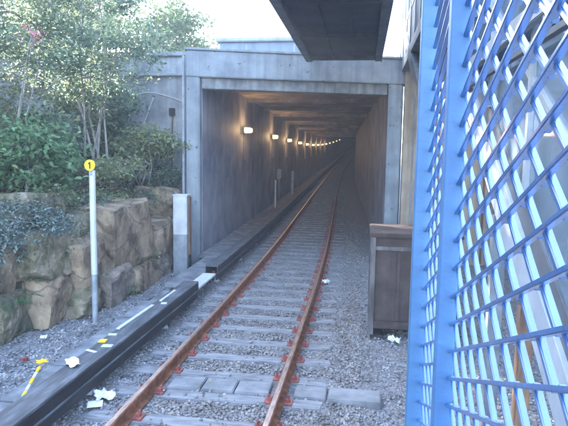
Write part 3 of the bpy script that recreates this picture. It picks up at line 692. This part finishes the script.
# ------------------------------------------------------------------ marker post with yellow disc
mp_ = thing('marker_post', 'slim white post topped by a yellow disc with a black numeral', 'sign', (-4.2, 8.17, -.2))
MB().tube([(-4.2, 8.17, -.3), (-4.2, 8.17, .62)], .045, 12).build('lower_post', M['grey_paint'], mp_, smooth=False)
MB().tube([(-4.2, 8.17, .621), (-4.198, 8.17, 2.28)], .049, 12).build('upper_post', M['white_paint'], mp_)
ds = MB().tube([(-4.2, 8.095, 2.36), (-4.2, 8.115, 2.36)], .088, 24).build('disc', M['yellow'], mp_)
MB().add([(-4.186,8.089,2.305),(-4.204,8.089,2.305),(-4.204,8.089,2.385),(-4.222,8.089,2.372),(-4.222,8.089,2.388),(-4.2,8.089,2.412),(-4.186,8.089,2.412),
          (-4.186,8.0945,2.305),(-4.204,8.0945,2.305),(-4.204,8.0945,2.385),(-4.222,8.0945,2.372),(-4.222,8.0945,2.388),(-4.2,8.0945,2.412),(-4.186,8.0945,2.412)],
         [tuple(range(7)), tuple(range(13,6,-1))] + [(i,(i+1)%7,(i+1)%7+7,i+7) for i in range(7)]).build('numeral', M['black'], ds)
MB().box((-4.225, 8.116, 2.2), (-4.175, 8.135, 2.42)).build('bracket', M['grey_paint'], mp_)

# white and grey cabinet post left of the portal
cp = thing('marker_cabinet', 'tall narrow cabinet painted white above and grey below beside the portal', 'cabinet', (-4.03, 11.95, -.2))
MB().box((-4.20, 11.90, -.22), (-3.88, 12.17, .72)).build('lower_body', M['grey_paint'], cp, bevel=.008)
MB().box((-4.20, 11.90, .722), (-3.88, 12.17, 1.60)).build('upper_body', M['white_paint'], cp, bevel=.008)
MB().box((-4.215, 11.885, 1.602), (-3.86, 12.19, 1.63)).build('cap', M['white_paint'], cp, bevel=.006)
MB().box((-3.877, 11.97, .25), (-3.835, 12.12, 1.58)).build('side_plank', M['wood_brown'], cp, bevel=.008)
MB().box((-3.875, 12.0, -.2), (-3.84, 12.1, .245)).build('foot', M['black'], cp)

# ------------------------------------------------------------------ rock face of separate stones
rk = thing('rock_face', 'rough brown rock face of big blocks at the foot of the bank', 'rock face', (-4.8, 9, -.2))
def stone(c_, s_, seed, mat, rz=0):
    rr = random.Random(seed); bm = bmesh.new(); bmesh.ops.create_cube(bm, size=1)
    bmesh.ops.subdivide_edges(bm, edges=bm.edges[:], cuts=8, use_grid_fill=True)
    ph = [rr.uniform(0, 9) for _ in range(6)]
    cuts = [(Vector((rr.uniform(-1,1), rr.uniform(-1,1), rr.uniform(-1,1))).normalized(), rr.uniform(.60,.72)) for _ in range(10)]
    for v in bm.verts:
        p = v.co.copy(); q = p.normalized()*.5*1.25
        p = p.lerp(q, .03)
        n_ = math.sin(p.x*5+ph[0])+math.sin(p.y*5+ph[1])+math.sin(p.z*5+ph[2])+.6*math.sin(p.x*11+p.z*9+ph[3])+.6*math.sin(p.y*12-p.z*10+ph[4])
        p *= 1.05+.012*n_
        p += Vector((rr.uniform(-.012,.012), rr.uniform(-.012,.012), rr.uniform(-.012,.012)))
        for pn, pd_ in cuts:
            e_ = p.dot(pn)-pd_
            if e_ > 0: p -= pn*e_
        p.x += .08*math.sin(ph[5])*p.z; p.z += .07*math.cos(ph[5])*p.y; p *= 1.03
        v.co = Vector((p.x*s_[0], p.y*s_[1], p.z*s_[2]))
        q2 = v.co + Vector((seed*3.1, seed*1.7, 0)); nv = mnoise.noise(q2*1.8)*.05 + mnoise.noise(q2*7)*.03 + abs(mnoise.noise(q2*3.5))*-.04
        v.co += v.co.normalized()*nv
    bmesh.ops.recalc_face_normals(bm, faces=bm.faces)
    me = bpy.data.meshes.new('stone'); bm.to_mesh(me); bm.free()
    me.materials.append(mat); o = link('stone', me, None); o.parent = rk
    o.location = Vector(c_)-rk.location; o.rotation_euler = (rr.uniform(-.06,.06), rr.uniform(-.05,.05), rz+rr.uniform(-.1,.1))
ST = [ # centre, size
 ((-4.78,10.2,.95),(.9,1.75,1.15),'rock'), ((-4.72,11.75,.55),(.8,1.25,.95),'rock'), ((-4.7,9.5,.10),(.8,1.1,.75),'rock_grey'), ((-4.68,10.55,.05),(.8,1.15,.62),'rock'),
 ((-4.72,11.6,-.02),(.8,1.0,.5),'rock_grey'), ((-4.85,8.75,.62),(.75,.8,.85),'rock'), ((-4.84,8.6,.05),(.8,.75,.5),'rock_moss'), ((-5.1,8.05,.25),(.8,.8,.75),'rock'),
 ((-5.15,8.0,.95),(.8,.95,.7),'rock_moss'), ((-5.4,7.3,.15),(.8,.8,.65),'rock_moss'), ((-5.5,7.2,.85),(.85,1.0,.75),'rock'), ((-5.7,6.5,.2),(.9,.9,.8),'rock_grey'),
 ((-5.8,6.3,.9),(.9,1.0,.75),'rock_moss'), ((-5.3,9.3,1.2),(.9,1.1,.55),'rock_moss'), ((-4.85,12.75,1.35),(.9,.85,.7),'rock'),
 ((-4.75,12.7,.5),(.75,.8,1.0),'rock_grey'), ((-5.0,13.5,.7),(.9,.8,1.2),'rock'), ((-5.55,8.3,1.6),(.9,1.0,.5),'rock_moss'),
 ((-4.5,12.4,-.05),(.4,.6,.4),'rock_grey'),((-5.9,5.6,.35),(.9,.9,.9),'rock')]
for i, (c_, s_, m_) in enumerate(ST): stone(c_, s_, i+20, M[m_])

# ------------------------------------------------------------------ vegetation
def leaf_mesh(name, pts, size, mat, parent=None, droop=.25, aspect=.55, normal_up=.6, extra=None):
    P = np.asarray(pts, float); n = len(P)
    sz_ = size*rng.uniform(.6, 1.25, n)[:,None]
    d = rng.normal(0, 1, (n,3)); d[:,2] = d[:,2]*.5 - droop; d /= np.linalg.norm(d, axis=1)[:,None]
    u = rng.normal(0, .6, (n,3)); u[:,2] += normal_up*1.5; s_ = np.cross(d, u); s_ /= (np.linalg.norm(s_, axis=1)[:,None]+1e-9); nn = np.cross(s_, d)
    w_ = sz_*aspect*.5
    base = P; tip = P + d*sz_ - nn*sz_*.18
    r1 = P + d*sz_*.28 + s_*w_*.85 + nn*sz_*.06; l1 = P + d*sz_*.28 - s_*w_*.85 + nn*sz_*.06
    r2_ = P + d*sz_*.65 + s_*w_*.8 + nn*sz_*.03; l2 = P + d*sz_*.65 - s_*w_*.8 + nn*sz_*.03
    V = np.stack([base, r1, r2_, tip, l2, l1], 1).reshape(-1,3)
    i0 = np.arange(n)*6; F = np.stack([np.stack([i0+a, i0+b_, i0+c_],1) for a, b_, c_ in ((0,1,2),(0,2,3),(0,3,4),(0,4,5))],1).reshape(-1,3)
    me = bpy.data.meshes.new(name); me.vertices.add(len(V)); me.vertices.foreach_set('co', V.astype(np.float32).ravel())
    me.loops.add(len(F)*3); me.loops.foreach_set('vertex_index', F.astype(np.int32).ravel())
    me.polygons.add(len(F)); me.polygons.foreach_set('loop_start', np.arange(0, len(F)*3, 3, dtype=np.int32))
    me.update(); me.validate(); me.materials.append(mat)
    return link(name, me, None, parent)
def tree(name, label, cat, base, crown_c, crown_r, stems, nclump, nleaf, size, mat, rad=.05, group=None, seed=1, clump=.45, spread=.25, droop=.25):
    rr = random.Random(seed); t = thing(name, label, cat, base, group)
    B = Vector(base); Cc = Vector(crown_c); tb = MB(); ends = []
    for k in range(stems):
        a = rr.uniform(0, 6.28); b0 = B + Vector((math.cos(a), math.sin(a), 0))*spread*rr.uniform(.1, 1); b0.z -= .15
        top = Cc + Vector((rr.uniform(-.6,.6)*crown_r[0], rr.uniform(-.6,.6)*crown_r[1], rr.uniform(.2,.7)*crown_r[2]))
        m1 = b0.lerp(top, .35)+Vector((rr.uniform(-.12,.12), rr.uniform(-.12,.12), .1)); m2 = b0.lerp(top, .7)+Vector((rr.uniform(-.2,.2), rr.uniform(-.2,.2), .1))
        tb.tube([b0, b0.lerp(m1,.5), m1, m2, top], [rad, rad*.85, rad*.7, rad*.42, rad*.15], 7)
        ends.append((b0, m1, m2, top))
    pts = []; rr2 = np.random.default_rng(seed)
    bb = tb
    for k in range(nclump):
        while True:
            q = Vector((rr.uniform(-1,1), rr.uniform(-1,1), rr.uniform(-1,1)))
            if .25 < q.length < 1: break
        q = Vector((q.x*crown_r[0], q.y*crown_r[1], q.z*crown_r[2])) + Cc
        s_ = min(ends, key=lambda e_: min((e_[2]-q).length, (e_[3]-q).length, (e_[1]-q).length))
        src = min([s_[1].lerp(s_[2], .5), s_[2], s_[2].lerp(s_[3], .6), s_[1]], key=lambda p: (p-q).length)
        mid = src.lerp(q, .5)+Vector((0,0,.12*(q-src).length))
        bb.tube([src, mid, q], [rad*.32, rad*.2, rad*.07], 5, cap=False)
        cs = clump*rr.uniform(.5,1.3); m = int(nleaf*rr.uniform(.6,1.4))
        pts.append(rr2.normal(0, 1, (m,3))*np.array([cs, cs, cs*.55])*.55 + np.array(q))
        pts.append(np.array(src)+(np.array(q)-np.array(src))*rr2.uniform(.5,1,(m//5,1)) + rr2.normal(0, .08, (m//5,3)))
    tb.build('trunk', M['bark'], t, smooth=True, fix=False)
    leaf_mesh('crown', np.concatenate(pts), size, mat, t, droop=droop)
    return t
tree('birch_like_tree', 'slender multi stemmed tree on the bank left of the retaining wall', 'tree', (-5.7, 11.4, 2.0), (-6.05, 11.7, 4.95), (1.6, 1.4, 1.7), 6, 125, 90, .09, M['leaf_a'], .034, seed=3, spread=.4)
tree('leafy_tree', 'broad leafy tree filling the upper left corner of the picture', 'tree', (-7.6, 10.2, 2.8), (-7.2, 10.0, 5.0), (1.9, 1.9, 2.1), 4, 110, 80, .10, M['leaf_a'], .06, seed=8)
tree('leafy_tree', 'taller tree behind the slender stems above the retaining wall', 'tree', (-11.2, 19.2, 5.5), (-11.0, 19.2, 8.2), (2.4, 2.0, 2.4), 3, 110, 110, .13, M['leaf_e'], .08, seed=12)
tree('broadleaf_bush', 'large leaved bright green bush at the left edge of the bank', 'bush', (-5.9, 9.1, 1.6), (-5.75, 8.9, 2.5), (.8, .75, .75), 6, 46, 60, .125, M['leaf_b'], .022, seed=21, clump=.32)
tree('broadleaf_bush', 'dark green bush at the foot of the slender stems', 'bush', (-6.5, 10.4, 2.2), (-6.5, 10.4, 2.9), (.8, .7, .6), 6, 40, 46, .12, M['leaf_a'], .022, seed=22, clump=.32)
tree('pale_shrub', 'pale yellowish shrub in front of the retaining wall', 'shrub', (-5.35, 12.9, 1.9), (-5.25, 12.95, 2.7), (1.05, .55, .42), 7, 60, 46, .10, M['leaf_c'], .018, seed=23, clump=.28)
tree('thicket', 'dark thicket behind the slender stems against the retaining wall', 'thicket', (-6.7, 13.3, 2.6), (-6.75, 13.3, 3.4), (1.1, .6, 1.15), 6, 70, 60, .11, M['leaf_a'], .03, seed=31, clump=.4)
for i, (x, y, lab) in enumerate([(-5.45, 10.9, 'low yellowish plant on the mossy slope above the largest block'), (-5.3, 9.9, 'small pale plant above the rocks right behind the marker post'), (-5.6, 9.0, 'low plant below the large leaved bush'), (-5.2, 12.3, 'low plant at the dark hollow beside the cabinet')]):
    zb = hillz(x, y); tree('ground_plant', lab, 'plant', (x, y, zb), (x+.1, y, zb+.22), (.5, .6, .22), 6, 34, 26, .07, M['leaf_c'] if i % 2 == 0 else M['leaf_a'], .008, seed=80+i, clump=.2)
tree('juniper_bush', 'low blue green bush hanging over the rocks at the left edge', 'bush', (-5.55, 7.9, 1.2), (-5.3, 7.8, 1.45), (.75, 1.0, .32), 8, 70, 70, .055, M['leaf_d'], .016, seed=24, clump=.28, droop=.1)
tree('hanging_bush', 'grey green trailing bush hanging over the leftmost rocks', 'bush', (-5.8, 7.0, 1.25), (-5.45, 6.95, 1.2), (.55, .8, .45), 8, 60, 50, .06, M['leaf_d'], .014, seed=28, clump=.25, droop=.5)
tree('hanging_bush', 'trailing plant drooping over the rocks left of the marker post', 'bush', (-5.35, 8.6, 1.35), (-5.05, 8.5, 1.1), (.35, .5, .4), 8, 36, 34, .06, M['leaf_a'], .012, seed=29, clump=.2, droop=.5)
tree('low_shrub', 'low shrub with pale leaves above the big rock blocks', 'shrub', (-5.5, 11.6, 1.85), (-5.3, 11.6, 2.15), (.6, .9, .25), 6, 36, 34, .075, M['leaf_c'], .014, seed=25, clump=.22)
tree('low_shrub', 'dark low shrub between the rocks and the retaining wall', 'shrub', (-5.2, 13.5, 1.5), (-5.15, 13.4, 1.95), (.6, .4, .45), 6, 40, 44, .08, M['leaf_a'], .014, seed=26, clump=.25)
tree('flowering_bush', 'bush with pink red blossom at the upper left edge', 'bush', (-6.5, 9.7, 2.3), (-6.0, 9.6, 4.72), (.16, .3, .13), 3, 5, 14, .07, M['leaf_red'], .02, seed=27, clump=.2)
for i, (x, y, h, s, lab) in enumerate([(-12.0, 21, 5.2, 2.4, 'sunlit tree beyond the retaining wall at its left'), (-9.6, 27, 4.6, 1.9, 'small sunlit tree just above the retaining wall coping'), (-19, 24, 6.5, 3.6, 'large tree on the hill at the left edge'), (-14.5, 30, 6, 3, 'hazy tree farthest behind the retaining wall')]):
    zb = upz(x, y); tree('hill_tree', lab, 'tree', (x, y, zb), (x, y, zb+h*.55), (s, s, h*.5), 3, 90, 90, .19, M['leaf_e'], .10, 'trees on the hill behind the wall', seed=40+i, clump=.7)
# unseen trees added on the bank, left of the frame, to shade the track
for i, (x, y, lab) in enumerate([(-10.5, 6.5, 'unseen tall dense shade tree on the bank just outside the left edge'), (-10.0, 2.0, 'unseen tall dense shade tree on the bank beside the platform'), (-12.5, 9.5, 'unseen tall dense shade tree high on the bank behind the leafy tree')]):
    zb = hillz(x, y); tree('shade_tree', lab, 'tree', (x, y, zb), (x, y, zb+4.0), (2.8, 2.8, 3.4), 3, 170, 130, .18, M['leaf_a'], .12, 'unseen trees added for shade', seed=60+i, clump=.7)
for i, (x, y, lab) in enumerate([(-13.5, 13.4, 'unseen tall tree with a high crown added for shade on the bank nearest the retaining wall'), (-15.0, 18.5, 'unseen tall tree with a high crown added for shade on the hill behind the wall')]):  # unseen trees, crowns set high to block sun from the stair
    zb = hillz(x, y) if y < 14 else upz(x, y); tree('shade_tree', lab, 'tree', (x, y, zb), (x, y, zb+6.4), (3.2, 3.2, 2.3), 3, 170, 130, .18, M['leaf_a'], .12, 'unseen trees added for shade', seed=70+i, clump=.7)
# undergrowth on the bank
n = 44000; P = []
xs = rng.uniform(-9.5, -4.6, n); ys = rng.uniform(5, 14.0, n)
for x, y in zip(xs, ys):
    if rockx(y)-x > .35: P.append((x, y, hillz(x, y)+abs(rng.normal(0, .10))))
P = np.array(P); rng.shuffle(P); h = len(P)*3//5
stuff(leaf_mesh('undergrowth', P[:h], .075, M['leaf_a'])); stuff(leaf_mesh('leaf_litter', P[h:], .06, M['leaf_dry']))
# fallen leaves along the track and chips in the gaps between the rocks
fl = []
for k in range(700):
    x, y = random.uniform(-4.4, 1.6), 4.2+random.random()**1.6*11
    fl.append((x, y, balz(x, y)+.035))
stuff(leaf_mesh('fallen_leaves', fl, .045, M['leaf_dry'], droop=0, normal_up=2.5))
for i, (x, y, z, lab) in enumerate([(-4.62, 8.95, .28, 'tuft growing from the gap beside the marker post'), (-4.42, 10.95, .32, 'tuft in the crack between the two big blocks'), (-5.0, 7.75, .58, 'tuft between the rocks near the left edge'), (-4.4, 9.9, -.15, 'tuft at the foot of the largest block')]):
    tree('weed_tuft', lab, 'weed', (x, y, z), (x+.08, y, z+.1), (.13, .2, .1), 4, 14, 14, .05, M['leaf_c'] if i % 2 else M['leaf_b'], .004, seed=90+i, clump=.09, spread=.05)
# ferns by the rocks at the left edge
def fern(base, lab, seed, nf=9, L_=.55):
    rr = random.Random(seed); t = thing('fern', lab, 'fern', base)
    for k in range(nf):
        a = rr.uniform(0, 6.28); b = MB(); d = Vector((math.cos(a), math.sin(a), 0)); s_ = Vector((-d.y, d.x, 0)); ln = L_*rr.uniform(.7,1.1)
        for q in range(14):
            u = q/13; p = Vector(base)+d*(ln*u)+Vector((0,0,.45*ln*math.sin(u*2.4)+.02)); wd = ln*.28*(1-u)**.7*(.3+.7*min(1,u*5))+.006
            for e_ in (-1, 1):
                b.add([p, p+s_*e_*wd*.5+d*.02+Vector((0,0,-.0)), p+s_*e_*wd+d*.03-Vector((0,0,wd*.25)), p+s_*e_*wd*.5-d*.012], [(0,1,2),(0,2,3)])
        b.tube([Vector(base)+d*(ln*u)+Vector((0,0,.45*ln*math.sin(u*2.4)+.02)) for u in (0,.25,.5,.75,1)], .004, 4)
        b.build('frond', M['fern'], t, fix=False)
fern((-5.15, 7.15, .15), 'bright green fern at the foot of the rocks at the left edge', 1, 11, .6)
fern((-5.3, 7.6, .75), 'fern growing out of the rocks above the lower fern', 2, 8, .5)
fern((-4.25, 12.6, -.15), 'small green tuft beside the grey foot of the cabinet', 3, 9, .22)

# ------------------------------------------------------------------ blue mesh fence beside the camera
fe = thing('mesh_fence', 'bright blue steel fence with diamond mesh close to the camera', 'fence', (.18, .6, 1.05))
FX = .2; Z0, Z1 = 1.06, 3.45
def fpost(y, w_, d_): MB().box((FX-w_, y, Z0), (FX+.002, y+d_, Z1)).build('post', M['fence'], fe, bevel=.003)
fpost(1.155, .036, .036); fpost(1.655, .045, .04); fpost(-1.5, .036, .036)
for z in (1.12, 3.38):
    MB().box((FX-.032, -1.462, z), (FX-.002, 1.153, z+.036)).build('rail', M['fence'], fe, bevel=.003)
    MB().box((FX-.032, 1.193, z), (FX-.002, 1.653, z+.036)).build('rail', M['fence'], fe, bevel=.003)
SA, SB, VA, PITCH = .40, .66, .0585, .0745     # slopes of the two wire directions, vertical pitch, pitch along a wire
WA = VA/(SA+SB); WB = .0197                    # reach of a cross strand and of the bond where wires run together
def finish_wire(b):
    me = b.mesh('wire'); bm = bmesh.new(); bm.from_mesh(me); bmesh.ops.recalc_face_normals(bm, faces=bm.faces)
    bmesh.ops.bevel(bm, geom=bm.edges[:], offset=.0015, segments=2, affect='EDGES'); bm.to_mesh(me); bm.free(); me.materials.append(M['wire']); return me
def place_wire(me, z):
    o = bpy.data.objects.new('wire', me); C.objects.link(o); o.parent = fe
    o.location = Vector((FX-.004, 0, z)) - fe.location
def panel(ya, yb_, za):
    zlo, zhi = Z0+.06, Z1-.06
    dz = -SA*(yb_-ya); z = za - 60*VA; full = None; zs = []
    while z < zhi + abs(dz):
        zs.append(z); zf = lambda t: z - dz*t          # 0 at yb_, 1 at ya
        lo_t, hi_t = sorted(((z-zlo)/dz, (z-zhi)/dz)); t0, t1 = max(0., lo_t), min(1., hi_t)
        if t1-t0 > .02:
            if t0 == 0. and t1 == 1.:
                if full is None: full = finish_wire(MB().bar((-.0028, yb_, 0), (-.0028, ya, -dz), .0105, .0066))
                place_wire(full, z)
            else:
                place_wire(finish_wire(MB().bar((-.0028, yb_+(ya-yb_)*t0, zf(t0)), (-.0028, yb_+(ya-yb_)*t1, zf(t1)), .0105, .0066)), 0)
        z += VA
    # cross wires: climb to the next wire, run along it for a short bond, climb again
    zline = lambda r, y: za + r*VA - SA*(y-yb_)
    y0 = ya - 5.0
    while y0 < yb_ + 6:
        y = y0; r = int((zlo-za)/VA)-45; b = MB(); cnt = 0
        while y < yb_ and r < 90:
            ye_ = y + WA; p = Vector((.0026, y, zline(r, y))); q = Vector((.0026, ye_, zline(r+1, ye_)))
            if p.y >= ya and q.y <= yb_+.004 and p.z >= zlo and q.z <= zhi:
                d = (q-p).normalized(); b.bar(p-d*.004, q+d*.004, .0092, .0080); e2 = Vector((.0026, ye_+WB, zline(r+1, ye_+WB)))
                if e2.y < yb_: b.bar(q, e2, .0060, .0050)
                cnt += 1
            y = ye_ + WB; r += 1
        if cnt: place_wire(finish_wire(b), 0)
        y0 += PITCH
panel(-1.46, 1.160, 2.365)
panel(1.19, 1.662, 2.375)

# ------------------------------------------------------------------ thin haze volume added to veil the view and lift shadows
hm = bpy.data.materials.new('haze'); hm.use_nodes = True; hn = hm.node_tree; hn.nodes.remove(hn.nodes['Principled BSDF'])
pv = hn.nodes.new('ShaderNodeVolumePrincipled'); pv.inputs['Color'].default_value = (.86, .91, 1, 1); pv.inputs['Density'].default_value = .0027
hn.links.new(pv.outputs[0], hn.nodes['Material Output'].inputs['Volume'])
stuff(MB().box((-301, -301, -1.5), (301, 301, 20)).build('haze', hm))
scene.cycles.volume_bounces = 1
